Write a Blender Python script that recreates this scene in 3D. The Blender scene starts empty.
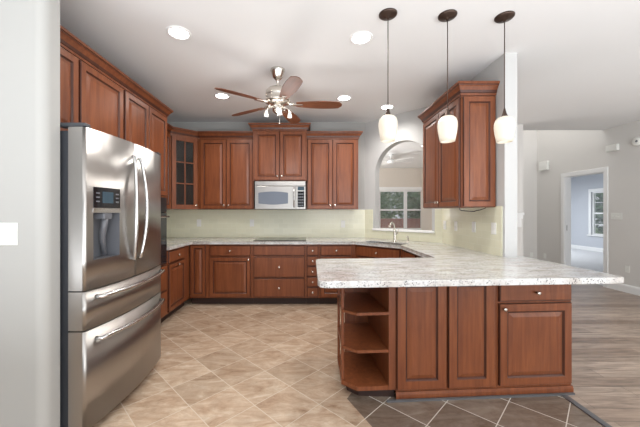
import bpy, bmesh, math, random
from mathutils import Vector, Matrix
random.seed(7)
S = bpy.context.scene
COL = S.collection
PI = math.pi
def R(a): return math.radians(a)

# ---------------------------------------------------------------- camera, world, light, exposure
CH = 1.33
cam_d = bpy.data.cameras.new('camera'); cam = bpy.data.objects.new('camera', cam_d); COL.objects.link(cam)
cam.location = (0, 0, CH); cam.rotation_euler = (R(90), 0, 0)
cam_d.sensor_width = 36; cam_d.lens = 36 * 300 / 640
cam_d.shift_x = 14 / 640; cam_d.shift_y = -1.5 / 640
cam_d.clip_start = 0.05
S.camera = cam
w = bpy.data.worlds.new('world'); S.world = w; w.use_nodes = True
wn = w.node_tree.nodes['Background']; wn.inputs[0].default_value = (0.90, 0.95, 1.0, 1); wn.inputs[1].default_value = 0.45
S.view_settings.view_transform = 'Standard'; S.view_settings.look = 'None'
S.view_settings.gamma = 1; S.view_settings.use_curve_mapping = False
S.view_settings.exposure = 0.45

def area(name, loc, rot, size, power, color=(1, 1, 1)):
    d = bpy.data.lights.new(name, 'AREA'); d.shape = 'RECTANGLE'; d.size = size[0]; d.size_y = size[1]
    d.energy = power; d.color = color
    o = bpy.data.objects.new(name, d); COL.objects.link(o); o.location = loc; o.rotation_euler = rot
    return o
# added area fills, out of view, with no window or lamp built for them
area('ceiling_bounce_fill', (0.9, -1.3, 0.7), (R(176), 0, 0), (8.2, 3.0), 285, (0.90, 0.95, 1.0))  # added up-facing fill behind the camera, bounces off the ceiling
area('dining_fill', (2.2, -2.8, 1.5), (R(92), 0, 0), (4.0, 1.8), 68, (0.95, 0.97, 1.0))  # added frontal fill for peninsula and hall, no window behind it
area('hall_wall_fill', (3.2, -0.3, 1.5), (R(92), 0, R(-78)), (2.0, 1.8), 55, (0.95, 0.97, 1.0))  # added fill aimed at the hall wall
area('sunroom_fill', (-0.4, 7.2, 1.2), (R(180), 0, 0), (1.5, 2.5), 140)  # added upward fill, hidden from the camera by the back wall
area('bedroom_fill', (7.0, 10.4, 2.5), (0, 0, 0), (1.8, 1.6), 85, (0.9, 0.95, 1.0))  # added fill near the bedroom ceiling, out of sight past the doorway
area('great_room_fill', (4.4, 6.1, 4.3), (0, 0, 0), (1.0, 1.2), 14)  # added overhead fill to brighten the far hall wall

# ---------------------------------------------------------------- materials
def mat(name, base, rough=0.5, metal=0.0, emis=None, estr=0.0, spec=0.5, coat=0.0):
    m = bpy.data.materials.new(name); m.use_nodes = True
    b = m.node_tree.nodes['Principled BSDF']
    b.inputs['Base Color'].default_value = (*base, 1); b.inputs['Roughness'].default_value = rough
    b.inputs['Metallic'].default_value = metal; b.inputs['Specular IOR Level'].default_value = spec
    b.inputs['Coat Weight'].default_value = coat
    if emis: b.inputs['Emission Color'].default_value = (*emis, 1); b.inputs['Emission Strength'].default_value = estr
    return m
class NG:
    def __init__(s, m): s.m = m; s.t = m.node_tree; s.b = s.t.nodes['Principled BSDF']
    def n(s, typ, **kw):
        x = s.t.nodes.new(typ)
        for k, v in kw.items(): setattr(x, k, v)
        return x
    def l(s, a, b): s.t.links.new(a, b)
    def coord(s, kind='Object', scale=(1, 1, 1), rot=(0, 0, 0), loc=(0, 0, 0)):
        tc = s.n('ShaderNodeTexCoord'); mp = s.n('ShaderNodeMapping')
        mp.inputs['Scale'].default_value = scale; mp.inputs['Rotation'].default_value = rot; mp.inputs['Location'].default_value = loc
        s.l(tc.outputs[kind], mp.inputs['Vector']); return mp.outputs[0]
    def pos(s, scale=(1, 1, 1), rot=(0, 0, 0), loc=(0, 0, 0)):
        tc = s.n('ShaderNodeNewGeometry'); mp = s.n('ShaderNodeMapping')
        mp.inputs['Scale'].default_value = scale; mp.inputs['Rotation'].default_value = rot; mp.inputs['Location'].default_value = loc
        s.l(tc.outputs['Position'], mp.inputs['Vector']); return mp.outputs[0]
    def noise(s, vec, scale, detail=4, rough=0.5, dist=0.0):
        x = s.n('ShaderNodeTexNoise'); s.l(vec, x.inputs['Vector'])
        x.inputs['Scale'].default_value = scale; x.inputs['Detail'].default_value = detail
        x.inputs['Roughness'].default_value = rough; x.inputs['Distortion'].default_value = dist
        return x.outputs['Fac']
    def ramp(s, fac, stops, interp='LINEAR'):
        x = s.n('ShaderNodeValToRGB'); s.l(fac, x.inputs[0]); e = x.color_ramp.elements; x.color_ramp.interpolation = interp
        while len(e) < len(stops): e.new(0.5)
        for i, (p, c) in enumerate(stops): e[i].position = p; e[i].color = (*c, 1) if len(c) == 3 else c
        return x.outputs[0]
    def mix(s, fac, a, b, mode='MIX'):
        x = s.n('ShaderNodeMix', data_type='RGBA', blend_type=mode)
        if isinstance(fac, (int, float)): x.inputs[0].default_value = fac
        else: s.l(fac, x.inputs[0])
        for v, i in ((a, 6), (b, 7)):
            if isinstance(v, tuple): x.inputs[i].default_value = (*v, 1)
            else: s.l(v, x.inputs[i])
        return x.outputs[2]
    def bump(s, h, strength=0.2, dist=0.01):
        x = s.n('ShaderNodeBump'); x.inputs['Strength'].default_value = strength; x.inputs['Distance'].default_value = dist
        s.l(h, x.inputs['Height']); s.l(x.outputs[0], s.b.inputs['Normal'])
    def col(s, c): s.l(c, s.b.inputs['Base Color'])

def paint(name, c, rough=0.75):
    m = mat(name, c, rough); g = NG(m); v = g.pos()
    g.col(g.mix(g.noise(v, 1.3, 2), tuple(x * 0.985 for x in c), tuple(min(1, x * 1.015) for x in c)))
    g.bump(g.noise(v, 180, 2), 0.03, 0.002); return m
M = {}
M['wall'] = paint('wall_paint', (0.41, 0.405, 0.387))
M['wall_white'] = paint('wall_white_paint', (0.53, 0.53, 0.52))
M['wall_hall'] = paint('greige_paint', (0.70, 0.68, 0.65))
M['wall_blue'] = paint('blue_grey_paint', (0.54, 0.56, 0.60))
M['wall_beige'] = paint('beige_paint', (0.70, 0.64, 0.57))
M['ceiling'] = paint('ceiling_paint', (0.80, 0.80, 0.795), 0.9)
M['trim'] = mat('white_trim_paint', (0.85, 0.85, 0.84), 0.4)
M['plastic'] = mat('white_plastic', (0.80, 0.80, 0.76), 0.35)
M['black'] = mat('black_plastic', (0.012, 0.012, 0.014), 0.3)
M['blackglass'] = mat('black_glass', (0.01, 0.01, 0.012), 0.06)
M['display'] = mat('display', (0.02, 0.03, 0.04), 0.15, emis=(0.3, 0.6, 0.8), estr=0.06)
M['darkgrey'] = mat('dark_grey_enamel', (0.045, 0.048, 0.055), 0.4)
M['grey'] = mat('grey_plastic', (0.13, 0.135, 0.15), 0.35)
M['nickel'] = mat('brushed_nickel', (0.72, 0.68, 0.62), 0.25, 1.0)
M['bronze'] = mat('dark_bronze', (0.07, 0.045, 0.035), 0.4, 0.7)
M['chrome'] = mat('polished_steel', (0.62, 0.62, 0.62), 0.22, 1.0)
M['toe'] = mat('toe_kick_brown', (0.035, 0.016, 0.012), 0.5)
M['strip'] = mat('grey_metal_strip', (0.16, 0.16, 0.17), 0.35, 0.5)
M['carpet'] = mat('carpet', (0.62, 0.62, 0.63), 0.95)

def wood(name, c1, c2, c3, rough=0.36, horiz=False, coat=0.08):
    m = mat(name, c2, rough, coat=coat, spec=0.4); g = NG(m); m.node_tree.nodes['Principled BSDF'].inputs['Coat Roughness'].default_value = 0.2
    oi = g.n('ShaderNodeObjectInfo')
    tc = g.n('ShaderNodeTexCoord'); add = g.n('ShaderNodeVectorMath', operation='ADD'); sc = g.n('ShaderNodeVectorMath', operation='SCALE')
    cb = g.n('ShaderNodeCombineXYZ')
    for i in range(3): g.l(oi.outputs['Random'], cb.inputs[i])
    g.l(cb.outputs[0], sc.inputs[0]); sc.inputs['Scale'].default_value = 13
    g.l(tc.outputs['Object'], add.inputs[0]); g.l(sc.outputs[0], add.inputs[1])
    mp = g.n('ShaderNodeMapping'); mp.inputs['Scale'].default_value = (1.5, 10, 14) if horiz else (14, 14, 1.1)
    g.l(add.outputs[0], mp.inputs[0])
    n1 = g.noise(mp.outputs[0], 2.2, 6, 0.6, 0.6)
    n2 = g.noise(add.outputs[0], 3.5, 3)
    c = g.ramp(n1, [(0.28, c1), (0.5, c2), (0.75, c3)])
    c = g.mix(g.ramp(n2, [(0.35, (0, 0, 0)), (0.75, (0.35, 0.35, 0.35))]), c, c3)
    g.col(c); g.bump(n1, 0.04, 0.002)
    return m
M['cherry'] = wood('cherry_wood', (0.125, 0.034, 0.013), (0.180, 0.052, 0.019), (0.250, 0.080, 0.029))
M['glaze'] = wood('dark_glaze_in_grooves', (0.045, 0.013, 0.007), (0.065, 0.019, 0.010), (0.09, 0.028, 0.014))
M['blade'] = wood('fan_blade_wood', (0.10, 0.032, 0.014), (0.14, 0.046, 0.020), (0.19, 0.066, 0.028), rough=0.5, horiz=True, coat=0)

def steel():
    m = mat('brushed_stainless', (0.40, 0.38, 0.36), 0.33, 1.0); g = NG(m)
    g.b.inputs['Anisotropic'].default_value = 0.5
    g.bump(g.noise(g.coord('Object', (4, 4, 0.5)), 2.5, 1), 0.15, 0.02)
    return m
M['steel'] = steel()

def granite():
    m = mat('granite', (0.7, 0.68, 0.64), 0.10); g = NG(m); v = g.pos()
    vs = g.pos((1.0, 3.0, 1.0), (0, 0, 0.25))
    base = g.ramp(g.noise(vs, 4.5, 6, 0.62, 0.8), [(0.28, (0.38, 0.33, 0.30)), (0.42, (0.50, 0.47, 0.44)), (0.56, (0.60, 0.595, 0.58)), (0.8, (0.68, 0.68, 0.67))])
    gr = g.ramp(g.noise(v, 60, 5, 0.7), [(0.36, (0.25, 0.25, 0.27)), (0.47, (1, 1, 1))])
    c = g.mix(0.55, base, gr, 'MULTIPLY')
    vo = g.n('ShaderNodeTexVoronoi'); g.l(v, vo.inputs['Vector']); vo.inputs['Scale'].default_value = 85
    sp = g.ramp(vo.outputs['Distance'], [(0.24, (0, 0, 0)), (0.34, (1, 1, 1))])
    msk = g.ramp(g.noise(v, 16, 3), [(0.46, (0, 0, 0)), (0.54, (1, 1, 1))])
    inv = g.mix(msk, (1, 1, 1), sp)
    g.col(g.mix(inv, (0.05, 0.05, 0.06), c)); return m
M['granite'] = granite()

def splash():
    m = mat('glass_tile', (0.7, 0.7, 0.5), 0.22); g = NG(m)
    tc = g.n('ShaderNodeTexCoord'); br = g.n('ShaderNodeTexBrick'); mp = g.n('ShaderNodeMapping')
    mp.inputs['Rotation'].default_value = (R(90), 0, 0)
    g.l(tc.outputs['Object'], mp.inputs[0]); g.l(mp.outputs[0], br.inputs['Vector'])
    br.inputs['Scale'].default_value = 1; br.inputs['Brick Width'].default_value = 0.152; br.inputs['Row Height'].default_value = 0.076
    br.inputs['Mortar Size'].default_value = 0.002; br.inputs['Mortar Smooth'].default_value = 0.3
    br.inputs['Color1'].default_value = (0.78, 0.765, 0.59, 1); br.inputs['Color2'].default_value = (0.73, 0.72, 0.55, 1)
    br.inputs['Mortar'].default_value = (0.80, 0.80, 0.66, 1)
    g.col(br.outputs['Color']); g.bump(br.outputs['Fac'], -0.15, 0.003); return m
M['splash'] = splash()

def tile_floor(name, stops, grout):
    m = mat(name, (0.5, 0.38, 0.28), 0.3); g = NG(m)
    # grout families X+Y = 1.256 + k*0.4555 and X-Y = -3.72 + k*0.434
    sep = g.n('ShaderNodeSeparateXYZ'); geo = g.n('ShaderNodeNewGeometry'); g.l(geo.outputs['Position'], sep.inputs[0])
    def ma(op, a, b=None):
        x = g.n('ShaderNodeMath', operation=op)
        for i, vv in enumerate((a, b)):
            if vv is None: continue
            if isinstance(vv, (int, float)): x.inputs[i].default_value = vv
            else: g.l(vv, x.inputs[i])
        return x.outputs[0]
    u = ma('DIVIDE', ma('ADD', ma('ADD', sep.outputs[0], sep.outputs[1]), 4.5550 - 1.256), 0.4555)
    v = ma('DIVIDE', ma('ADD', ma('SUBTRACT', sep.outputs[0], sep.outputs[1]), 3.72 + 4.34), 0.434)
    du = ma('ABSOLUTE', ma('SUBTRACT', ma('FRACT', u), 0.5)); dv = ma('ABSOLUTE', ma('SUBTRACT', ma('FRACT', v), 0.5))
    gm = ma('GREATER_THAN', ma('MAXIMUM', du, dv), 0.491)
    cb = g.n('ShaderNodeCombineXYZ'); g.l(ma('FLOOR', u), cb.inputs[0]); g.l(ma('FLOOR', v), cb.inputs[1])
    wn_ = g.n('ShaderNodeTexWhiteNoise'); g.l(cb.outputs[0], wn_.inputs['Vector'])
    off = g.n('ShaderNodeVectorMath', operation='SCALE'); g.l(wn_.outputs['Color'], off.inputs[0]); off.inputs['Scale'].default_value = 20
    ad = g.n('ShaderNodeVectorMath', operation='ADD'); g.l(geo.outputs['Position'], ad.inputs[0]); g.l(off.outputs[0], ad.inputs[1])
    mp = g.n('ShaderNodeMapping'); mp.inputs['Rotation'].default_value = (0, 0, R(-38)); mp.inputs['Scale'].default_value = (0.8, 2.6, 1); g.l(ad.outputs[0], mp.inputs[0])
    c = g.ramp(g.noise(mp.outputs[0], 3.6, 8, 0.72, 1.1), stops)
    fine = g.ramp(g.noise(ad.outputs[0], 14, 6, 0.7, 0.4), [(0.3, (0.86, 0.85, 0.84)), (0.7, (1.1, 1.1, 1.1))])
    c = g.mix(1.0, c, fine, 'MULTIPLY')
    tint = g.ramp(wn_.outputs['Value'], [(0, (0.84, 0.82, 0.80)), (1, (1.06, 1.05, 1.04))])
    c = g.mix(1.0, c, tint, 'MULTIPLY')
    g.col(g.mix(gm, c, grout))
    rr = g.n('ShaderNodeMapRange'); g.l(gm, rr.inputs[0]); rr.inputs[3].default_value = 0.27; rr.inputs[4].default_value = 0.8
    g.l(rr.outputs[0], g.b.inputs['Roughness']); g.bump(gm, -0.25, 0.003); return m
M['tile'] = tile_floor('beige_stone_tile', [(0.28, (0.29, 0.185, 0.12)), (0.42, (0.44, 0.315, 0.22)), (0.58, (0.56, 0.44, 0.33)), (0.75, (0.70, 0.60, 0.485))], (0.54, 0.445, 0.345))
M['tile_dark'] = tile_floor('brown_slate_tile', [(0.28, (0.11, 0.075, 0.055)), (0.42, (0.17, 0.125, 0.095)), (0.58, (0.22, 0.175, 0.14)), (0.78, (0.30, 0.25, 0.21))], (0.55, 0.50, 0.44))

def plank_floor():
    m = mat('wood_planks', (0.3, 0.24, 0.2), 0.28); g = NG(m)
    v = g.pos(); br = g.n('ShaderNodeTexBrick'); g.l(v, br.inputs['Vector']); br.inputs['Scale'].default_value = 1
    br.inputs['Brick Width'].default_value = 1.2; br.inputs['Row Height'].default_value = 0.127; br.inputs['Mortar Size'].default_value = 0.0012
    br.offset = 0.37
    br.inputs['Color1'].default_value = (0.23, 0.165, 0.125, 1); br.inputs['Color2'].default_value = (0.40, 0.32, 0.26, 1); br.inputs['Mortar'].default_value = (0.06, 0.045, 0.035, 1)
    n = g.noise(g.pos((1.0, 9, 1)), 3.5, 6, 0.6, 0.6)
    c = g.mix(0.75, br.outputs['Color'], g.ramp(n, [(0.3, (0.45, 0.42, 0.4)), (0.7, (1.5, 1.45, 1.4))]), 'MULTIPLY')
    g.col(c); g.bump(br.outputs['Fac'], -0.1, 0.002); return m
M['plank'] = plank_floor()

def glass_like(name, c, alpha):
    m = mat(name, c, 0.05); m.node_tree.nodes['Principled BSDF'].inputs['Alpha'].default_value = alpha
    return m
M['pane'] = glass_like('window_glass', (0.8, 0.85, 0.85), 0.10)
M['cabglass'] = glass_like('cabinet_glass', (0.03, 0.028, 0.026), 0.86)
M['shade'] = mat('milk_glass', (0.58, 0.53, 0.44), 0.3, emis=(1.0, 0.90, 0.74), estr=0.22)
M['bulb'] = mat('lit_bulb', (1, 1, 1), 0.3, emis=(1.0, 0.94, 0.82), estr=2.5)
M['led'] = mat('lit_lamp_lens', (1, 1, 1), 0.3, emis=(1.0, 0.98, 0.94), estr=9)
def leafmat():
    m = mat('leaves', (0.1, 0.2, 0.05), 0.6); g = NG(m)
    g.col(g.ramp(g.noise(g.pos(), 2.5, 5, 0.7), [(0.3, (0.05, 0.12, 0.05)), (0.5, (0.13, 0.24, 0.10)), (0.7, (0.34, 0.45, 0.25))])); return m
M['leaf'] = leafmat()
M['bark'] = mat('bark', (0.10, 0.07, 0.05), 0.9)
M['fence'] = wood('red_stained_boards', (0.22, 0.07, 0.05), (0.3, 0.11, 0.08), (0.4, 0.17, 0.12), 0.8, coat=0)
M['lawn'] = mat('lawn_green', (0.14, 0.22, 0.08), 0.9)

# ---------------------------------------------------------------- mesh helpers
class MB:
    def __init__(s): s.bm = bmesh.new()
    def quad(s, vs, mi=0):
        f = s.bm.faces.new([s.bm.verts.new(v) for v in vs]); f.material_index = mi; return f
    def box(s, x0, x1, y0, y1, z0, z1, bevel=0.0, mi=0, seg=1):
        r = bmesh.ops.create_cube(s.bm, size=1); vs = r['verts']
        for v in vs: v.co = Vector((x0 + (v.co.x + .5) * (x1 - x0), y0 + (v.co.y + .5) * (y1 - y0), z0 + (v.co.z + .5) * (z1 - z0)))
        fs = set(f for v in vs for f in v.link_faces)
        for f in fs: f.material_index = mi
        if bevel > 0:
            es = list(set(e for v in vs for e in v.link_edges))
            bmesh.ops.bevel(s.bm, geom=es, offset=bevel, segments=seg, affect='EDGES', profile=0.5, material=mi)
        return s
    def prism(s, pts, z0, z1, mi=0, bevel=0.0):
        a = [s.bm.verts.new((p[0], p[1], z0)) for p in pts]; b = [s.bm.verts.new((p[0], p[1], z1)) for p in pts]
        n = len(pts); fs = [s.bm.faces.new(list(reversed(a))), s.bm.faces.new(b)]
        for i in range(n): fs.append(s.bm.faces.new([a[i], a[(i + 1) % n], b[(i + 1) % n], b[i]]))
        for f in fs: f.material_index = mi
        if bevel > 0:
            es = [e for e in fs[1].edges] + [e for e in fs[0].edges]
            bmesh.ops.bevel(s.bm, geom=es, offset=bevel, segments=3, affect='EDGES', profile=0.5)
        return s
    def lathe(s, prof, c=(0, 0, 0), axis='Z', seg=24, mi=0, cap=True):
        rings = []
        for r, h in prof:
            ring = []
            for k in range(seg):
                a = 2 * PI * k / seg; x, y = r * math.cos(a), r * math.sin(a)
                if axis == 'Z': p = (c[0] + x, c[1] + y, c[2] + h)
                elif axis == 'Y': p = (c[0] + x, c[1] + h, c[2] + y)
                else: p = (c[0] + h, c[1] + x, c[2] + y)
                ring.append(s.bm.verts.new(p))
            rings.append(ring)
        for a, b in zip(rings, rings[1:]):
            for k in range(seg):
                f = s.bm.faces.new([a[k], a[(k + 1) % seg], b[(k + 1) % seg], b[k]]); f.material_index = mi; f.smooth = True
        if cap:
            for ring in (rings[0], rings[-1]):
                f = s.bm.faces.new(ring); f.material_index = mi
        return s
    def tube(s, pts, r, seg=10, mi=0):
        pts = [Vector(p) for p in pts]; rs = r if isinstance(r, list) else [r] * len(pts); rings = []
        up = None
        for i, p in enumerate(pts):
            t = (pts[min(i + 1, len(pts) - 1)] - pts[max(i - 1, 0)]).normalized()
            if up is None: up = Vector((0, 0, 1)) if abs(t.z) < 0.9 else Vector((1, 0, 0))
            a = t.cross(up).normalized(); b = a.cross(t).normalized(); up = b
            rings.append([s.bm.verts.new(p + rs[i] * (math.cos(2 * PI * k / seg) * a + math.sin(2 * PI * k / seg) * b)) for k in range(seg)])
        for a, b in zip(rings, rings[1:]):
            for k in range(seg):
                f = s.bm.faces.new([a[k], a[(k + 1) % seg], b[(k + 1) % seg], b[k]]); f.smooth = True; f.material_index = mi
        for ring in (rings[0], rings[-1]):
            f = s.bm.faces.new(ring); f.material_index = mi
        return s
    def sweep(s, path, prof, closed=False, mi=0):
        # path: xy points, outward side = right of travel; prof: (out, z)
        n = len(path); P = [Vector(p) for p in path]; rings = []
        def nrm(a, b): d = (b - a).normalized(); return Vector((d.y, -d.x))
        for i in range(n):
            if i == 0: m = nrm(P[0], P[1])
            elif i == n - 1: m = nrm(P[-2], P[-1])
            else:
                n1, n2 = nrm(P[i - 1], P[i]), nrm(P[i], P[i + 1]); m = (n1 + n2); m = m / (m.dot(n1))
            rings.append([s.bm.verts.new((P[i].x + m.x * o, P[i].y + m.y * o, z)) for o, z in prof])
        k = len(prof)
        for a, b in zip(rings, rings[1:]):
            for j in range(k):
                f = s.bm.faces.new([a[j], b[j], b[(j + 1) % k], a[(j + 1) % k]]); f.material_index = mi
        s.bm.faces.new(list(rings[0])); s.bm.faces.new(list(reversed(rings[-1])))
        return s
    def build(s, name, mats, parent=None, smooth=False, normals=True):
        if normals: bmesh.ops.recalc_face_normals(s.bm, faces=s.bm.faces)
        me = bpy.data.meshes.new(name); s.bm.to_mesh(me); s.bm.free()
        if not isinstance(mats, (list, tuple)): mats = [mats]
        for m in mats: me.materials.append(M[m] if isinstance(m, str) else m)
        if smooth:
            for p in me.polygons: p.use_smooth = True
        o = bpy.data.objects.new(name, me); COL.objects.link(o)
        if parent: o.parent = parent
        return o
def thing(name, label, cat, loc=(0, 0, 0), rz=0, group=None):
    o = bpy.data.objects.new(name, None); COL.objects.link(o); o.location = loc; o.rotation_euler = (0, 0, rz)
    o.empty_display_size = 0.1; o['label'] = label; o['category'] = cat
    if group: o['group'] = group
    return o
def tag(o, label, cat, group=None):
    o['label'] = label; o['category'] = cat
    if group: o['group'] = group
    return o
def struct(o): o['kind'] = 'structure'; return o
def cut(o, cutter_mb):
    c = cutter_mb.build('cutter', 'wall'); md = o.modifiers.new('b', 'BOOLEAN'); md.operation = 'DIFFERENCE'; md.object = c; md.solver = 'EXACT'
    c.parent = o.parent; c.matrix_world = o.matrix_world.copy()
    c.location = o.location; c.rotation_euler = o.rotation_euler
    bpy.context.view_layer.update()
    dg = bpy.context.evaluated_depsgraph_get(); me = bpy.data.meshes.new_from_object(o.evaluated_get(dg))
    o.modifiers.clear(); o.data = me; bpy.data.objects.remove(c, do_unlink=True); return o
def copy_tree(o, parent=None):
    c = o.copy(); COL.objects.link(c)
    if parent: c.parent = parent
    for ch in list(o.children): copy_tree(ch, c)
    return c

# ---------------------------------------------------------------- room shell
CZ = 2.79; BW = 4.88; LW = -2.27; RW = 1.825
def sbox(name, m, *a):
    return struct(MB().box(*a).build(name, m))
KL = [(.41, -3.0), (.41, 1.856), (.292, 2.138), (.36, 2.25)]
struct(MB().prism([(-4.0, -3.0)] + KL + [(1.86, 2.25), (1.86, 4.9), (-4.0, 4.9)], -0.1, 0).build('floor', 'tile'))
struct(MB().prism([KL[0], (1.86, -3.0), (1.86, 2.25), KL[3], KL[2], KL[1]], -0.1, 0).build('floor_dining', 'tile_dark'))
sbox('floor_plank', 'plank', 1.875, 5.36, -3.0, 5.2, -0.1, 0)
sbox('floor_plank_far', 'plank', -2.4, 5.36, 5.2, 10.1, -0.1, 0)
sbox('floor_carpet', 'carpet', 5.36, 10.0, 3.9, 12.5, -0.1, 0.0)
tag(MB().box(1.845, 1.89, -3.0, 2.165, 0.0005, 0.008, 0.003).build('transition_strip', 'strip'), 'narrow dark grey floor strip where stone tile meets wood planks', 'floor strip')
sbox('ceiling', 'ceiling', -4.0, 5.42, -3.0, 5.36, CZ, CZ + 0.12)
sbox('ceiling_sunroom', 'ceiling', -2.4, 3.9, 5.36, 10.1, CZ, CZ + 0.12)
sbox('ceiling_great_room', 'ceiling', 3.9, 5.5, 5.3, 7.1, 4.4, 4.5)
sbox('wall_great_room_upper', 'ceiling', 3.9, 5.36, 5.30, 5.36, CZ + 0.12, 4.4)
sbox('ceiling_bedroom', 'ceiling', 5.42, 10.0, 3.9, 12.5, 2.75, 2.85)
struct(MB().prism([(-4.0, 1.60), (-1.45, 1.60)] + [(-1.45 + .05 * math.sin(PI * k / 20), 1.65 - .05 * math.cos(PI * k / 20)) for k in range(1, 11)] + [(-1.40, 1.708), (-4.0, 1.708)], 0, CZ).build('wall_front_left', 'wall'))
sbox('wall_far_left', 'wall', -4.1, -4.0, -3.0, 1.708, 0, CZ)
sbox('wall_left', 'wall', LW - 0.12, LW, 1.715, BW + 0.12, 0, CZ)
# back wall, diagonal wall with arch, right wall
struct(MB().prism([(LW, BW), (0.96, BW), (1.01, BW + 0.12), (LW, BW + 0.12)], 0, CZ).build('wall_back', 'wall'))
DL = math.hypot(RW - 0.96, BW - 4.015)
dw = struct(MB().box(0, DL, 0, 0.12, 0, CZ).build('wall_diagonal', 'wall_white'))
dw.location = (0.96, BW, 0); dw.rotation_euler = (0, 0, R(-45))
ax0, ax1, asz, asp = 0.19, 1.085, 1.06, 1.935
arr = (ax1 - ax0) / 2; acx = (ax0 + ax1) / 2
c = MB(); prof = [(ax0, asz), (ax1, asz)] + [(acx + arr * math.cos(PI * k / 32), asp + arr * math.sin(PI * k / 32)) for k in range(33)]
a = [c.bm.verts.new((x, -0.1, z)) for x, z in prof]; b = [c.bm.verts.new((x, 0.3, z)) for x, z in prof]; n = len(prof)
c.bm.faces.new(a); c.bm.faces.new(list(reversed(b)))
for i in range(n): c.bm.faces.new([a[i], b[i], b[(i + 1) % n], a[(i + 1) % n]])
cut(dw, c)
st = struct(MB().box(ax0 - 0.04, ax1 + 0.04, -0.035, 0.14, asz - 0.02, asz + 0.008, 0.004).build('trim_1', 'trim'))
st.location = dw.location; st.rotation_euler = dw.rotation_euler
struct(MB().prism([(RW, 2.755), (RW + 0.115, 2.755), (RW + 0.115, 4.06), (RW, 4.015)], 0, CZ).build('wall_right', 'wall_white'))
# far rooms
sbox('wall_sunroom_right', 'wall_beige', 3.85, 3.97, 6.88, 10.1, 0, CZ)
sbox('wall_sunroom_left', 'wall_beige', -2.5, -2.4, 5.0, 10.1, 0, CZ)
sw = sbox('wall_sunroom_back', 'wall_beige', -2.4, 4.6, 10.0, 10.12, 0, CZ)
wx0, wx1, wz0, wz1 = 2.44, 4.22, 0.74, 2.06
sw = cut(sw, MB().box(wx0, wx1, 9.8, 10.3, wz0, wz1))
sbox('wall_great_room_back', 'wall_hall', 3.85, 5.5, 6.88, 7.0, 0, 4.4)
sbox('wall_great_room_side', 'wall_hall', 3.85, 3.9, 5.36, 6.88, CZ, 4.4)
dwall = sbox('wall_hall_right', 'wall_hall', 5.30, 5.42, -3.0, 7.0, 0, 4.4)
dwall = cut(dwall, MB().box(5.2, 5.6, 5.33, 6.15, -0.1, 2.05))
sbox('wall_hall_stub', 'wall_hall', 3.50, 3.62, 5.0, 6.88, 0, CZ)
bw = sbox('wall_bedroom_back', 'wall_blue', 9.8, 9.92, 3.9, 12.5, 0, 2.75)
bw = cut(bw, MB().box(9.7, 10.1, 9.15, 10.3, 0.55, 2.02))
sbox('wall_bedroom_far', 'wall_blue', 5.42, 9.8, 11.6, 11.7, 0, 2.75)
sbox('wall_bedroom_near', 'wall_blue', 5.42, 9.8, 4.0, 4.1, 0, 2.75)
# baseboards and door casing
def base(name, pts):
    return struct(MB().sweep(pts, [(0, 0), (0.014, 0), (0.014, 0.10), (0.008, 0.125), (0, 0.13)]).build(name, 'trim'))
base('baseboard_hall_right', [(5.30, 5.26), (5.30, -3.0)][::-1] if False else [(5.30, 5.25), (5.30, -3.0)][::1])
base('baseboard_hall_far', [(3.62, 6.88), (5.30, 6.88), (5.30, 6.23)])
base('baseboard_bedroom', [(9.8, 11.6), (9.8, 4.1)])
base('baseboard_sunroom', [(-2.4, 10.0), (3.85, 10.0)])
dc = MB()
for y0, y1 in ((5.255, 5.335), (6.145, 6.225)):
    dc.box(5.282, 5.30, y0, y1, 0, 2.05, 0.004)
dc.box(5.28, 5.30, 5.255, 6.225, 2.045, 2.125, 0.004)
struct(dc.build('trim_2', 'trim'))
dj = MB(); dj.box(5.30, 5.42, 5.33, 5.345, 0, 2.05); dj.box(5.30, 5.42, 6.135, 6.15, 0, 2.05); dj.box(5.30, 5.42, 5.345, 6.135, 2.035, 2.05)
struct(dj.build('door_1', 'trim'))
tag(MB().box(5.330, 5.336, 6.128, 6.135, 0.95, 1.06, 0.001).build('strike_plate', 'bronze'), 'dark metal strike plate on the white door jamb', 'strike plate')

# ---------------------------------------------------------------- windows
def window(name, W, H, loc, rz, units, grid=None, railh=0.5):
    r = thing(name, '', 'window', loc, rz); r['kind'] = 'structure'
    del r['label']; del r['category']
    cs = MB(); cs.box(-0.09, 0, -0.02, 0, -0.02, H + 0.09, 0.003); cs.box(W, W + 0.09, -0.02, 0, -0.02, H + 0.09, 0.003)
    cs.box(-0.09, W + 0.09, -0.025, 0, H, H + 0.10, 0.003); cs.box(-0.12, W + 0.12, -0.05, 0.02, -0.04, 0, 0.004)
    cs.build('casing', 'trim', r)
    uw = W / units
    for u in range(units):
        x0 = u * uw; f = MB(); t = 0.05
        f.box(x0, x0 + t, 0.03, 0.09, 0, H); f.box(x0 + uw - t, x0 + uw, 0.03, 0.09, 0, H)
        f.box(x0 + t, x0 + uw - t, 0.03, 0.09, 0, t); f.box(x0 + t, x0 + uw - t, 0.03, 0.09, H - t, H)
        f.box(x0 + t, x0 + uw - t, 0.03, 0.09, H * railh - 0.025, H * railh + 0.025)
        if grid:
            for i in range(1, grid[0]): f.box(x0 + t + (uw - 2 * t) * i / grid[0] - .008, x0 + t + (uw - 2 * t) * i / grid[0] + .008, 0.045, 0.07, t, H - t)
            for i in range(1, grid[1]): f.box(x0 + t, x0 + uw - t, 0.045, 0.07, H * i / grid[1] - .008, H * i / grid[1] + .008)
        fo = f.build('sash', 'trim', r)
        p = MB(); p.box(x0 + t, x0 + uw - t, 0.055, 0.06, t, H - t); p.build('pane', 'pane', fo)
    return r
window('window_1', wx1 - wx0, wz1 - wz0, (wx0, 10.0, wz0), 0, 2)
window('window_2', 1.15, 1.47, (9.8, 10.3, 0.55), R(-90), 1, (2, 4))

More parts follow.
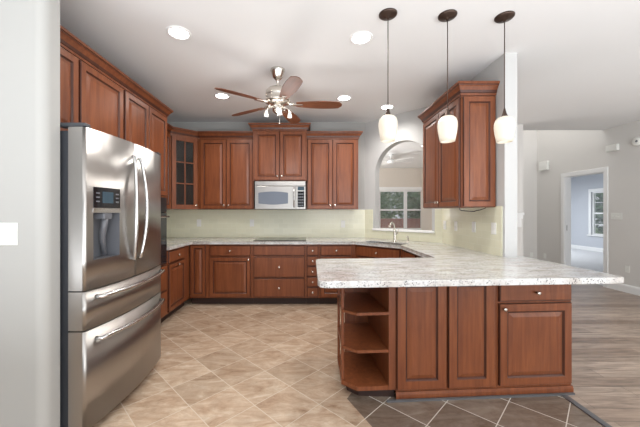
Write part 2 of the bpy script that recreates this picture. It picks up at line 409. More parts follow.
# ---------------------------------------------------------------- outdoors
struct(MB().box(-10, 40, 12.6, 40, -0.7, -0.6).build('ground_lawn', 'lawn'))
struct(MB().box(10.2, 40, -5, 12.6, -0.7, -0.6).build('ground_lawn_side', 'lawn'))
def tree(x, y, z, r, h, label):
    t = thing('tree', label, 'tree', (x, y, z), 0, 'trees outside the windows')
    MB().tube([(0, 0, 0), (0.05, 0, h * .5), (0, 0.05, h * .8)], [0.14, 0.11, 0.07]).build('trunk', 'bark', t)
    m = MB(); rnd = random.Random(int(x * 31 + y * 7))
    for i in range(1700):
        d = Vector((rnd.gauss(0, 1), rnd.gauss(0, 1), rnd.gauss(0, 1))).normalized() * r * (rnd.random() ** 0.35)
        p = Vector((0, 0, h * .75)) + Vector((d.x, d.y, d.z * h * 0.42 / r)); s_ = rnd.uniform(.09, .19)
        u = Vector((rnd.gauss(0, 1), rnd.gauss(0, 1), rnd.gauss(0, 1))).normalized(); v = u.orthogonal().normalized()
        m.quad([p - u * s_, p - v * s_ * .5, p + u * s_, p + v * s_ * .5])
    cr = m.build('crown', 'leaf', t, normals=False)
tree(3.0, 15.0, -0.6, 1.2, 3.0, 'leafy green tree seen in the left half of the window through the arch')
tree(5.8, 15.2, -0.6, 1.2, 3.2, 'leafy green tree seen in the right half of the window through the arch')
tree(4.75, 19.0, -0.6, 1.6, 3.6, 'farther green tree between the two nearer trees in the window through the arch')
tree(13.2, 13.0, -0.6, 1.3, 3.0, 'green tree seen in the bedroom window beyond the doorway')
fn = MB()
for i in range(46): fn.box(1.5 + i * 0.13, 1.62 + i * 0.13, 12.9, 12.93, -0.6, 1.05)
fn.box(1.5, 7.5, 12.93, 12.97, 0.7, 0.8); fn.box(1.5, 7.5, 12.93, 12.97, -0.2, -0.1)
tag(fn.build('board_fence', 'fence'), 'reddish board fence low behind the window seen through the arch', 'fence')

# ---------------------------------------------------------------- cabinets
CROWN = [(0, 0), (0.010, 0), (0.012, 0.016), (0.018, 0.020), (0.024, 0.04), (0.042, 0.066), (0.050, 0.072), (0.052, 0.080), (0.060, 0.082), (0.060, 0.10), (0, 0.10)]
def front(name, x0, x1, z0, z1, parent, fw=0.055, flat=False, y=0.0, mats=('cherry', 'glaze')):
    """a raised-panel front: nested rectangles"""
    m = MB(); w_, h_ = x1 - x0, z1 - z0
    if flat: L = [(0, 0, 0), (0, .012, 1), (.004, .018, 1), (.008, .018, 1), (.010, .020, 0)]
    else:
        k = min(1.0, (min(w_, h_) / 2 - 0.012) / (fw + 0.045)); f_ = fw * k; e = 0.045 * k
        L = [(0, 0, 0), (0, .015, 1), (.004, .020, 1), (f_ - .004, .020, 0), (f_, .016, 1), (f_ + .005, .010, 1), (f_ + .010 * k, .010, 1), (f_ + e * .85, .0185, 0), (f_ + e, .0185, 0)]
    prev = None
    for ins, d, mi in L:
        vs = [m.bm.verts.new(p) for p in ((x0 + ins, y - d, z0 + ins), (x1 - ins, y - d, z0 + ins), (x1 - ins, y - d, z1 - ins), (x0 + ins, y - d, z1 - ins))]
        if prev:
            for i in range(4):
                fc = m.bm.faces.new([prev[i], prev[(i + 1) % 4], vs[(i + 1) % 4], vs[i]]); fc.material_index = mi
        else: m.bm.faces.new(list(reversed(vs)))
        prev = vs
    m.bm.faces.new(prev)
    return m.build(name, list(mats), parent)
def knob(x, z, parent, y=-0.020):
    return MB().lathe([(0.006, 0), (0.005, -0.012), (0.010, -0.017), (0.0145, -0.023), (0.0125, -0.029), (0.005, -0.031)], (x, y, z), 'Y', 14).build('knob', 'nickel', parent)
def carcass(w_, d, z0, z1, parent, toe=False, name='body'):
    m = MB().box(0, w_, 0.0, d, z0, z1, 0.0015); o = m.build(name, 'cherry', parent)
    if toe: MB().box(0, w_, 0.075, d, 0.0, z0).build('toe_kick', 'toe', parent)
    return o
def crown(path, z, parent, h=0.1):
    m = MB().sweep(path, [(a_, z + b_ * h / 0.1) for a_, b_ in CROWN]); k = len(CROWN); fs = list(m.bm.faces)
    for i, f in enumerate(fs[:-2]):
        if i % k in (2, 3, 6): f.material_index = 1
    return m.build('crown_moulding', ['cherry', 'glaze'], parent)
g = 0.003
def dr(x0, x1, z0, z1, p, kn=True, flat=True):
    d = front('drawer', x0 + g, x1 - g, z0 + g, z1 - g, p, flat=flat, fw=0.02)
    if kn: knob((x0 + x1) / 2, (z0 + z1) / 2, d)
    return d
def do(x0, x1, z0, z1, p, kx=None, kz=None, fw=0.055):
    d = front('door', x0 + g, x1 - g, z0 + g, z1 - g, p, fw=fw)
    if kx is not None: knob(kx, kz, d)
    return d
BT = 0.872; BZ = 0.105
FR = BW - 0.61   # back base front plane 4.27
# back base run
def bx(px): return (px - 306) / 300 * (FR - 0.02)
t = thing('base_cabinet', 'narrow cherry corner base cabinet with one tall slim door and no drawer', 'base cabinet', (-1.655, FR, 0)); W = 1.655 + bx(207.5)
carcass(W, 0.60, BZ, BT, t, True); do(0.02, W - 0.03, BZ + 0.02, BT - 0.012, t, fw=0.045)
t = thing('base_cabinet', 'cherry back-wall base cabinet with one drawer over one door, left of the deep drawers', 'base cabinet', (bx(207.5), FR, 0)); W = bx(252) - bx(207.5)
carcass(W - .001, 0.60, BZ, BT, t, True); dr(0.025, W - .02, 0.70, 0.858, t); do(0.025, W - .02, BZ + 0.015, 0.69, t, W - .05, 0.655)
t = thing('base_cabinet', 'wide cherry base cabinet of deep stacked drawers under the cooktop', 'base cabinet', (bx(252), FR, 0)); W = bx(306.2) - bx(252)
carcass(W - .001, 0.60, BZ, BT, t, True); dr(0.02, W - .02, 0.71, 0.858, t, False); dr(0.02, W - .02, 0.40, 0.695, t); dr(0.02, W - .02, 0.12, 0.39, t)
t = thing('base_cabinet', 'slim cherry cabinet with a column of five small square drawers', 'base cabinet', (bx(306.2), FR, 0)); W = bx(319) - bx(306.2)
carcass(W - .001, 0.60, BZ, BT, t, True)
for i in range(5): dr(0.008, W - .008, 0.12 + i * 0.148, 0.12 + i * 0.148 + 0.142, t)
t = thing('base_cabinet', 'cherry base cabinet with drawer and door between the small drawers and the sink corner', 'base cabinet', (bx(319), FR, 0)); W = 0.70 - bx(319)
carcass(W - .001, 0.60, BZ, BT, t, True); dr(0.02, W - .05, 0.71, 0.858, t); do(0.02, W - .05, BZ + 0.015, 0.70, t, 0.05, 0.66)
# sink base on the diagonal
t = thing('sink_cabinet', 'diagonal cherry corner cabinet under the sink', 'base cabinet', (0.70, FR, 0), R(-45)); W = math.hypot(1.215 - .70, FR - 3.755)
m = MB().prism([(0.001, 0), (W - .001, 0), (W + 0.40, 0.41), (W / 2 + .28, 0.6), (W / 2 - .28, 0.6), (-0.40, 0.41)], BZ, BT); m.build('body', 'cherry', t)
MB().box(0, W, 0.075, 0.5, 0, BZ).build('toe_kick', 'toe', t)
dr(0.03, W - .03, 0.71, 0.858, t); do(0.03, W / 2, BZ + .015, 0.70, t, W / 2 - .03, .66); do(W / 2, W - .03, BZ + .015, 0.70, t, W / 2 + .03, .66)
# right base run facing left
t = thing('base_cabinet', 'cherry base cabinet along the right wall behind the peninsula', 'base cabinet', (1.215, 3.754, 0), R(-90)); W = 3.754 - 2.80
carcass(W, 0.605, BZ, BT, t, True)
for k in range(2): dr(0.02 + k * W / 2, W / 2 - .01 + k * W / 2, 0.71, 0.858, t); do(0.02 + k * W / 2, W / 2 - .01 + k * W / 2, BZ + .015, 0.70, t, 0.06 + k * W / 2, 0.66)
# left base run facing right
t = thing('base_cabinet', 'cherry base cabinet with drawer and door on the left wall beyond the oven', 'base cabinet', (-1.66, 3.565, 0), R(90)); W = 4.268 - 3.565
carcass(W, 0.605, BZ, BT, t, True); dr(0.03, 0.52, 0.71, 0.858, t); do(0.03, 0.52, BZ + .015, 0.70, t, 0.275, .665)

# uppers on back wall
UF = BW - 0.33; UB = 1.37; UT = 2.44
def ux(px): return (px - 306) / 300 * (UF - 0.02)
t = thing('wall_cabinet', 'cherry two-door wall cabinet between glass corner cabinet and microwave', 'wall cabinet', (ux(198.8), UF, 0)); W = -0.79 - ux(198.8)
carcass(W - .002, 0.33, UB, UT, t); do(0.02, W / 2, UB + .005, UT - .012, t, W / 2 - .035, UB + .06); do(W / 2, W - .01, UB + .005, UT - .012, t, W / 2 + .035, UB + .06)
crown([(0.0, 0), (W - .002, 0)], UT, t)
MF = BW - 0.42
t = thing('wall_cabinet', 'tall-set cherry two-door wall cabinet directly above the microwave', 'wall cabinet', (-0.79, MF, 0)); W = 0.80
carcass(W, 0.42, 1.795, 2.54, t); do(0.02, W / 2, 1.80, 2.53, t, W / 2 - .035, 1.86); do(W / 2, W - .02, 1.80, 2.53, t, W / 2 + .035, 1.86)
crown([(0, 0.42), (0, 0), (W, 0), (W, 0.42)], 2.54, t)
t = thing('wall_cabinet', 'cherry two-door wall cabinet right of the microwave', 'wall cabinet', (0.012, UF, 0)); W = ux(358.5) - 0.012
carcass(W, 0.33, UB, UT, t); do(0.01, W / 2, UB + .005, UT - .012, t, W / 2 - .035, UB + .06); do(W / 2, W - .02, UB + .005, UT - .012, t, W / 2 + .035, UB + .06)
crown([(0, 0), (W, 0), (W, 0.33)], UT, t)
# glass corner cabinet
t = thing('glass_corner_cabinet', 'cherry corner wall cabinet with a mullioned glass door', 'wall cabinet', (-1.94, FR, 0), R(45))
D = math.hypot(-1.66 + 1.94, UF - FR)
def toloc(px, py): v = Matrix.Rotation(R(-45), 2) @ Vector((px + 1.94, py - FR)); return (v.x, v.y)
ring = [toloc(-1.94, FR + .002), toloc(ux(198.8) - .001, UF), toloc(ux(198.8) - .001, BW), toloc(LW, BW), toloc(LW, FR + .002)]
bd = MB()
bd.prism(ring, UB, UB + 0.02); bd.prism(ring, UT - .02, UT)
for a_, b_ in zip(ring[1:], ring[2:] + ring[:1]):
    a_, b_ = Vector(a_), Vector(b_); d_ = (b_ - a_).normalized(); nn = Vector((-d_.y, d_.x)) * 0.015
    bd.prism([a_, b_, b_ + nn, a_ + nn], UB + .02, UT - .02)
D = (Vector(ring[1]) - Vector(ring[0])).length
bd.box(0, 0.03, 0, 0.02, UB + .02, UT - .02); bd.box(D - .03, D, 0, 0.02, UB + .02, UT - .02)
bd.build('body', 'cherry', t)
for z in (1.72, 2.07): MB().prism([toloc(-1.93, FR + .03), toloc(-1.69, UF - .0), toloc(-1.69, BW - .03), toloc(LW + .03, BW - .03), toloc(LW + .03, FR + .03)], z, z + .018).build('shelf', 'cherry', t)
gd = MB(); z0, z1, x0, x1, fw = UB + .005, UT - .012, 0.022, D - .022, 0.062
gd.box(x0, x0 + fw, -.022, 0, z0, z1, .003); gd.box(x1 - fw, x1, -.022, 0, z0, z1, .003)
gd.box(x0 + fw, x1 - fw, -.022, 0, z0, z0 + fw, .003); gd.box(x0 + fw, x1 - fw, -.022, 0, z1 - fw, z1, .003)
gd.box(D / 2 - .008, D / 2 + .008, -.018, -.004, z0 + fw, z1 - fw)
for k in (1, 2):
    zz = z0 + fw + (z1 - z0 - 2 * fw) * k / 3; gd.box(x0 + fw, x1 - fw, -.018, -.004, zz - .008, zz + .008)
gd = gd.build('door', 'cherry', t); MB().box(x0 + fw, x1 - fw, -.008, -.006, z0 + fw, z1 - fw).build('glass_pane', 'cabglass', gd); knob(x1 - .03, UB + .06, gd, -.022)
crown([(0, 0), (D, 0)], UT, t)
# left wall upper, between oven tower and corner
t = thing('wall_cabinet', 'shallow cherry wall cabinet beside the oven tower, mostly hidden, left of the glass corner cabinet', 'wall cabinet', (-1.94, 3.565, 0), R(90)); W = FR - 3.565
carcass(W, 0.33, UB, UT, t); do(0.01, W / 2, UB + .005, UT - .012, t, W / 2 - .03, UB + .06); do(W / 2, W - .01, UB + .005, UT - .012, t, W / 2 + .03, UB + .06)
crown([(0, 0), (W, 0)], UT, t)
# over-fridge and oven tower, facing right
TZ = 2.45
t = thing('fridge_top_cabinet', 'cherry two-door cabinet above the stainless refrigerator', 'wall cabinet', (-1.66, 1.72, 0), R(90)); W = 2.715 - 1.72
carcass(W - .001, 0.605, 1.86, TZ, t); MB().box(W - .045, W - .001, 0, .605, 0, 1.86).build('side_panel', 'cherry', t)
do(0.0, 0.45, 1.865, TZ - .008, t, .41, 1.92); do(0.465, W - .015, 1.865, TZ - .008, t, .50, 1.92)
crown([(0, 0), (W - .001, 0)], TZ, t)
t = thing('oven_tower_cabinet', 'tall cherry oven cabinet with two doors over the wall oven, right of the refrigerator', 'tall cabinet', (-1.66, 2.715, 0), R(90)); W = 3.56 - 2.715
m = MB(); m.box(0, .04, 0, .605, BZ, TZ); m.box(W - .04, W, 0, .605, BZ, TZ); m.box(.04, W - .04, 0, .605, BZ, 0.72); m.box(.04, W - .04, 0, .605, 1.50, TZ); m.box(.04, W - .04, .585, .605, .72, 1.5)
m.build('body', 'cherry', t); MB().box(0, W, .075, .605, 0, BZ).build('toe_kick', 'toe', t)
do(0.01, W / 2, 1.515, TZ - .008, t, W / 2 - .03, 1.58); do(W / 2, W - .01, 1.515, TZ - .008, t, W / 2 + .03, 1.58)
dr(0.01, W - .01, .42, .71, t); dr(0.01, W - .01, BZ + .01, .41, t)
crown([(0, 0), (W, 0), (W, 0.20)], TZ, t)
t = thing('wall_oven', 'stainless and black wall oven edge showing just beyond the refrigerator', 'oven', (-1.66, 2.76, 0.725), R(90)); W = .755
MB().box(0, W, -.002, .55, 0, .77).build('body', 'darkgrey', t)
MB().box(0, W, -.03, -.002, 0, .60, .004).build('door', 'blackglass', t)
MB().box(0, W, -.03, -.002, .605, .77, .004).build('control_panel', 'black', t)
h = MB(); h.tube([(.05, -.03, .55), (.05, -.075, .55), (.06, -.08, .55), (W - .06, -.08, .55), (W - .05, -.075, .55), (W - .05, -.03, .55)], .011); h.build('handle', 'chrome', t)
# right-wall uppers facing left
t = thing('wall_cabinet', 'cherry wall cabinet on the right wall with raised end panel facing the room', 'wall cabinet', (RW - .33, 3.80, 0), R(-90)); W = 3.80 - 2.885
carcass(W, .33, 1.375, UT + .01, t); do(.01, W / 2, 1.38, UT - .002, t, W / 2 - .03, 1.435); do(W / 2, W - .012, 1.38, UT - .002, t, W / 2 + .03, 1.435)
ep = front('end_panel', 0.012, .318, 1.38, UT - .002, t); ep.location = (W, 0, 0); ep.rotation_euler = (0, 0, R(90))
crown([(0, .33), (0, 0), (W, 0), (W, .33)], UT + .01, t, 0.115)
pts = [(1.50 + .24 * k / 10, 2.93 + .05 * math.sin(k), 1.366 - .03 * math.sin(PI * k / 10) ** .6 if 0 < k < 10 else 1.37) for k in range(11)]
tag(MB().tube(pts, .004, 6).build('power_cord', 'black'), 'thin black cord drooping below the right wall cabinet', 'cord')

# ---------------------------------------------------------------- peninsula cabinets
PA = math.atan2(0.122, 1.98); PO = Vector((0.265, 2.105, 0))
def pen(lx): return (PO.x + lx * math.cos(PA), PO.y + lx * math.sin(PA), 0)
t = thing('open_shelf_unit', 'open cherry end shelf unit with clipped corners at the left end of the peninsula', 'shelf unit', pen(0), PA)
W = 0.372; D = 0.55
sh = [(0.0, 0.09), (0.095, 0), (W, 0), (W, D), (0.11, D), (0.03, D - 0.09)]
m = MB(); m.box(W - .05, W - .001, 0, D, BZ - .035, BT); m.build('side_panel', 'cherry', t)
MB().box(.11, W - .05, D - .018, D, .10, BT).build('back_panel', 'cherry', t)
for z in (0.07, 0.335, 0.60):
    MB().prism([(a_ * (W - .052) / W if a_ == W else a_, b_ if b_ != D else D - .02) for a_, b_ in sh], z, z + (.03 if z < .1 else .02)).build('shelf', 'cherry', t)
MB().prism([(a_ * (W - .052) / W if a_ == W else a_, b_ if b_ != D else D - .02) for a_, b_ in sh], BT - .03, BT).build('top_rail', 'cherry', t)
for xx, yy in ((0, .095), (.03, D - .115)): MB().box(xx, xx + .02, yy, yy + .02, .10, BT - .03, .003).build('post', 'cherry', t)
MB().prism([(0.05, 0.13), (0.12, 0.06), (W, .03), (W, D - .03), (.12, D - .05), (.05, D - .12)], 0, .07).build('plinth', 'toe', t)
t = thing('panelled_cabinet', 'cherry peninsula section with two tall raised panels and no handles', 'base cabinet', pen(.372), PA); W = 1.118 - .372
carcass(W - .001, D, .055, BT, t); MB().sweep([(0, 0), (W - .001, 0)], [(0, 0.0), (.010, 0.0), (.010, .035), (.006, .055), (0, .055)]).build('base_moulding', 'cherry', t)
front('panel', 0.004, .362, .075, BT - .004, t, .065); front('panel', .378, W - .028, .075, BT - .004, t, .065)
t = thing('base_cabinet', 'cherry cabinet with one drawer over one door at the right end of the peninsula', 'base cabinet', pen(1.118), PA); W = 1.69 - 1.118
carcass(W, D, .055, BT, t); MB().sweep([(0, 0), (W, 0), (W, D)], [(0, 0.0), (.010, 0.0), (.010, .035), (.006, .055), (0, .055)]).build('base_moulding', 'cherry', t)
d = front('drawer', .011, W - .011, .683, BT - .002, t, flat=True); knob(W / 2, .748, d); do(.008, W - .008, .075, .672, t, .035, .635, fw=.06)
st = struct(MB().box(.30, 1.69, -.032, -.0185, 0.0005, .014).build('trim_3', 'strip')); st.location = pen(0); st.rotation_euler = (0, 0, PA)

# ---------------------------------------------------------------- countertop
top = [(LW, 3.562), (-1.63, 3.562), (-1.63, 4.20), (-1.60, 4.235), (.685, 4.235), (1.185, 3.735), (1.185, 2.735), (.14, 2.672), (.10, 2.655), (.085, 2.62),
       (.072, 1.85), (.085, 1.805), (.125, 1.788), (2.0, 1.905), (2.035, 1.92), (2.045, 1.95), (2.05, 2.83), (RW + .117, 2.83), (RW + .117, 2.753), (RW, 2.753), (RW, 4.015), (.96, BW), (LW, BW)]
ct = MB().prism(top, BT + .002, .914, bevel=.005).build('countertop', 'granite')
SC = Vector((1.065, 4.08))
c = MB().box(-.30, .30, -.15, .15, .7, 1.0)
bmesh.ops.rotate(c.bm, verts=c.bm.verts, cent=(0, 0, 0), matrix=Matrix.Rotation(R(-45), 3, 'Z')); bmesh.ops.translate(c.bm, verts=c.bm.verts, vec=(SC.x, SC.y, 0))
cut(ct, c)
tag(ct, 'speckled pale granite worktop running along the walls and out over the peninsula', 'countertop')
t = thing('kitchen_sink', 'undermount stainless sink in the corner worktop below the arch', 'sink', (SC.x, SC.y, .90), R(-45))
m = MB(); a_, b_, d_ = .30, .15, .03
m.box(-a_, a_, -b_, -b_ + .003, -.028, .006); m.box(-a_, a_, b_ - .003, b_, -.028, .006); m.box(-a_, -a_ + .003, -b_, b_, -.028, .006); m.box(a_ - .003, a_, -b_, b_, -.028, .006); m.box(-a_, a_, -b_, b_, -.03, -.026)
m.build('basin', 'chrome', t); MB().lathe([(.04, 0), (.04, .003), (.02, .003)], (0, 0, -.026), 'Z', 16).build('drain', 'nickel', t)
t = thing('faucet', 'brushed nickel single-handle kitchen faucet behind the sink', 'faucet', (1.235, 4.17, .914), R(-45))
MB().lathe([(.03, 0), (.03, .006), (.022, .012), (.02, .03), (.021, .12), (.017, .135), (.012, .15)], (0, 0, 0), 'Z', 18).build('base', 'nickel', t)
MB().tube([(0, 0, .12), (0, -.01, .19), (0, -.03, .245), (0, -.07, .27), (0, -.11, .258), (0, -.135, .225), (0, -.14, .20)], [.014, .013, .013, .014, .016, .018, .018], 12).build('spout', 'nickel', t)
MB().tube([(0.015, 0, .10), (.045, -.005, .13), (.055, -.01, .18)], [.010, .007, .006], 8).build('handle', 'nickel', t)
t = thing('soap_dispenser', 'small brushed nickel soap dispenser right of the faucet', 'soap dispenser', (1.43, 4.20, .914), R(-45))
MB().lathe([(.018, 0), (.018, .006), (.010, .012), (.009, .05)], (0, 0, 0), 'Z', 14).build('base', 'nickel', t)
MB().tube([(0, 0, .048), (0, 0, .072), (0, -.02, .078), (0, -.05, .068)], .007, 8).build('pump', 'nickel', t)
# backsplash
def splash_piece(name, loc, rz, W, z0, z1):
    o = struct(MB().box(0, W, -.008, 0, z0, z1).build(name, 'splash')); o.location = loc; o.rotation_euler = (0, 0, rz)
splash_piece('wall_backsplash_left', (LW, 3.565, 0), R(90), BW - 3.565, .915, 1.369)
splash_piece('wall_backsplash_back', (LW, BW, 0), 0, .96 - LW, .915, 1.369)
splash_piece('wall_backsplash_diagonal', (.96, BW, 0), R(-45), DL, .915, 1.038)
o = struct(MB().box(0, ax0 - .04, -.008, 0, 1.038, 1.37).build('wall_backsplash_jamb', 'splash')); o.location = (.96, BW, 0); o.rotation_euler = (0, 0, R(-45))
o = struct(MB().box(ax1 + .04, DL, -.008, 0, 1.038, 1.37).build('wall_backsplash_jamb_right', 'splash')); o.location = (.96, BW, 0); o.rotation_euler = (0, 0, R(-45))
splash_piece('wall_backsplash_right', (RW, 4.015, 0), R(-90), 4.015 - 2.785, .915, 1.385)

# ---------------------------------------------------------------- cooktop, microwave
t = thing('cooktop', 'flat black glass cooktop set into the back worktop', 'cooktop', (-.757, 4.31, .9145))
MB().box(0, .76, 0, .50, 0, .008, .003).build('glass_top', 'blackglass', t)
for i, (x, y, r) in enumerate(((.2, .14, .08), (.56, .14, .1), (.2, .37, .1), (.56, .37, .08))): MB().lathe([(r, 0), (r, .0006), (r - .004, .0006), (r - .004, 0)], (x, y, .0081), 'Z', 28, cap=False).build('burner_ring', 'grey', t)
t = thing('microwave', 'stainless over-the-range microwave with dark control strip', 'microwave', (-.762, BW - .41, 1.372)); W = .757; H = .418
MB().box(0, W, .02, .41, 0, H).build('body', 'darkgrey', t)
dm = MB(); dm.box(0, .61, -.012, .02, 0, H - .075, .005, seg=2); dm = dm.build('door', 'steel', t)
MB().prism([(0.06 + .0, 0)] * 0 or [(.06 + .44 * i / 12, .0) for i in range(13)] + [(.50 - .44 * i / 12, 1) for i in range(13)], 0, 1).bm.free()
wn2 = MB(); prof = []
for i in range(13): prof.append((.055 + .44 * i / 12, .085 - .018 * math.sin(PI * i / 12)))
for i in range(13): prof.append((.495 - .44 * i / 12, .245 + .018 * math.sin(PI * i / 12)))
a = [wn2.bm.verts.new((x, -.0145, z)) for x, z in prof]; b = [wn2.bm.verts.new((x, -.011, z)) for x, z in prof]
wn2.bm.faces.new(a); wn2.bm.faces.new(b)
for i in range(26): wn2.bm.faces.new([a[i], a[(i + 1) % 26], b[(i + 1) % 26], b[i]])
wn2.build('door_window', mat('microwave_mesh_glass', (.16, .18, .22), .25, .3), dm)
MB().tube([(.585, -.012, .03), (.585, -.04, .045), (.585, -.042, H - .12), (.585, -.012, H - .10)], .010).build('handle', 'chrome', dm)
MB().box(0, W, -.012, .02, H - .072, H, .004).build('vent_grille', 'steel', t)
cp = MB().box(.613, W, -.010, .02, 0, H - .075, .004).build('control_panel', 'steel', t)
MB().box(.637, .735, -.013, -.009, .03, .265).build('keypad', 'blackglass', cp); MB().box(.637, .735, -.013, -.009, .28, .335).build('display', 'display', cp)
m = MB()
for i in range(3):
    for j in range(5): m.box(.648 + i * .028, .668 + i * .028, -.0145, -.0128, .045 + j * .042, .065 + j * .042)
m.build('keys', 'grey', cp)

# ---------------------------------------------------------------- refrigerator (faces +x); local x = along wall, local -y = out
t = thing('refrigerator', 'stainless french-door refrigerator with ice dispenser and two freezer drawers', 'refrigerator', (-1.270, 1.722, 0), R(90)); FW = .908
def bulge(x): u = 2 * x / FW - 1; return -.045 * (1 - u * u) - .0
def fdoor(x0, x1, z0, z1, name, hole=None, n=24):
    """bowed front slab, thickness .10 behind the edge plane"""
    m = MB(); r = .014
    xs = sorted(set([x0 + (x1 - x0) * i / n for i in range(n + 1)] + ([hole[0], hole[1]] if hole else [])))
    zs = [z0, z1] if not hole else [z0, hole[2], hole[3], z1]
    def fy(x):
        e = min(x - x0, x1 - x); b_ = bulge(x)
        if e < r: b_ += r - math.sqrt(max(0, r * r - (r - e) ** 2))
        return b_
    xs = sorted(set([x for x in xs] + [x0 + r * k / 5 for k in range(6)] + [x1 - r * k / 5 for k in range(6)]))
    V = {}
    def v(i, j, back=False):
        k = (i, j, back)
        if k not in V: V[k] = m.bm.verts.new((xs[i], .095 if back else fy(xs[i]), zs[j]))
        return V[k]
    for i in range(len(xs) - 1):
        for j in range(len(zs) - 1):
            if hole and zs[j] == hole[2] and hole[0] <= (xs[i] + xs[i + 1]) / 2 <= hole[1]: continue
            f = m.bm.faces.new([v(i, j), v(i + 1, j), v(i + 1, j + 1), v(i, j + 1)]); f.smooth = True
        m.bm.faces.new([v(i, len(zs) - 1), v(i + 1, len(zs) - 1), v(i + 1, len(zs) - 1, True), v(i, len(zs) - 1, True)])
        m.bm.faces.new([v(i, 0, True), v(i + 1, 0, True), v(i + 1, 0), v(i, 0)])
    for j in range(len(zs) - 1):
        m.bm.faces.new([v(0, j, True), v(0, j), v(0, j + 1), v(0, j + 1, True)])
        e = len(xs) - 1; m.bm.faces.new([v(e, j), v(e, j, True), v(e, j + 1, True), v(e, j + 1)])
    return m.build(name, 'steel', t)
MB().box(.012, FW - .012, .105, .86, .03, 1.80).build('body', 'darkgrey', t)
MB().box(.03, FW - .03, .12, .3, 0, .03).build('toe_grille', 'black', t)
MB().box(.0, .05, -.0, .16, 1.822, 1.845, .004).build('hinge_cover', 'darkgrey', t)
MB().box(FW - .05, FW, .0, .16, 1.822, 1.845, .004).build('hinge_cover', 'darkgrey', t)
SX = .432
dx0, dx1, dz0, dz1 = .055, .262, 1.045, 1.325
d1 = fdoor(.0, SX, .875, 1.82, 'door', (dx0, dx1, dz0, dz1)); d2 = fdoor(SX + .006, FW, .875, 1.82, 'door')
f1 = fdoor(.0, FW, .645, .868, 'freezer_drawer'); f2 = fdoor(.0, FW, .065, .638, 'freezer_drawer')
# dispenser
yf = bulge(dx0)
m = MB()
def wallq(p): m.quad(p)
ya, yb, yi = bulge(dx0), bulge(dx1), .055
m.quad([(dx0, ya, dz0), (dx0, yi, dz0), (dx0, yi, dz1), (dx0, ya, dz1)]); m.quad([(dx1, yb, dz0), (dx1, yi, dz0), (dx1, yi, dz1), (dx1, yb, dz1)])
m.quad([(dx0, ya, dz1), (dx1, yb, dz1), (dx1, yi, dz1), (dx0, yi, dz1)]); m.quad([(dx0, ya, dz0), (dx1, yb, dz0), (dx1, yi, dz0), (dx0, yi, dz0)])
m.quad([(dx0, yi, dz0), (dx1, yi, dz0), (dx1, yi, dz1), (dx0, yi, dz1)])
dsp = m.build('dispenser_recess', 'grey', d1)
m = MB(); m.tube([(.16, -.01, 1.30), (.16, .0, 1.23), (.175, .02, 1.17), (.21, .03, 1.06)], [.02, .02, .018, .016], 8); m.box(.12, .20, -.03, .04, 1.285, 1.323, .004); m.build('dispenser_lever', 'grey', d1)
def strip(x0, x1, z0, z1, off, name, mm, par):
    m = MB(); n = 8; a = []; 
    for i in range(n + 1):
        x = x0 + (x1 - x0) * i / n; a.append([m.bm.verts.new((x, bulge(x) - off, z0)), m.bm.verts.new((x, bulge(x) - off, z1)), m.bm.verts.new((x, bulge(x) + .004, z1)), m.bm.verts.new((x, bulge(x) + .004, z0))])
    for p, q in zip(a, a[1:]):
        for k in range(4): m.bm.faces.new([p[k], q[k], q[(k + 1) % 4], p[(k + 1) % 4]])
    m.bm.faces.new(a[0]); m.bm.faces.new(a[-1]); return m.build(name, mm, par)
pn = strip(dx0, dx1, 1.355, 1.48, .004, 'control_panel', 'blackglass', d1)
strip(.115, .20, 1.385, 1.455, .0055, 'display', 'display', pn)
for k in range(3):
    strip(.070, .095, 1.39 + k * .025, 1.398 + k * .025, .0055, 'button', 'grey', pn); strip(.222, .247, 1.39 + k * .025, 1.398 + k * .025, .0055, 'button', 'grey', pn)
strip(dx0 - .004, dx1 + .004, 1.326, 1.352, .004, 'dispenser_lip', 'chrome', d1)
def vhandle(x, side, par):
    pts = []
    for k in range(17):
        u = k / 16; b_ = math.sin(PI * u); pts.append((x + side * .030 * b_, bulge(x) - .012 - .035 * b_ ** .7, 1.0 + .72 * u))
    pts = [(x, bulge(x) + .002, 1.0)] + pts + [(x, bulge(x) + .002, 1.72)]
    MB().tube(pts, .013, 12).build('handle', 'chrome', par)
vhandle(SX - .035, -1, d1); vhandle(SX + .042, 1, d2)
def hhandle(z, par):
    x0, x1 = .075, FW - .05; pts = []
    for k in range(21):
        u = k / 20; x = x0 + (x1 - x0) * u; pts.append((x, bulge(x) - .035 - .02 * math.sin(PI * u), z))
    pts = [(x0, bulge(x0) + .002, z)] + pts + [(x1, bulge(x1) + .002, z)]
    MB().tube(pts, .013, 12).build('handle', 'chrome', par)
hhandle(.825, f1); hhandle(.575, f2)

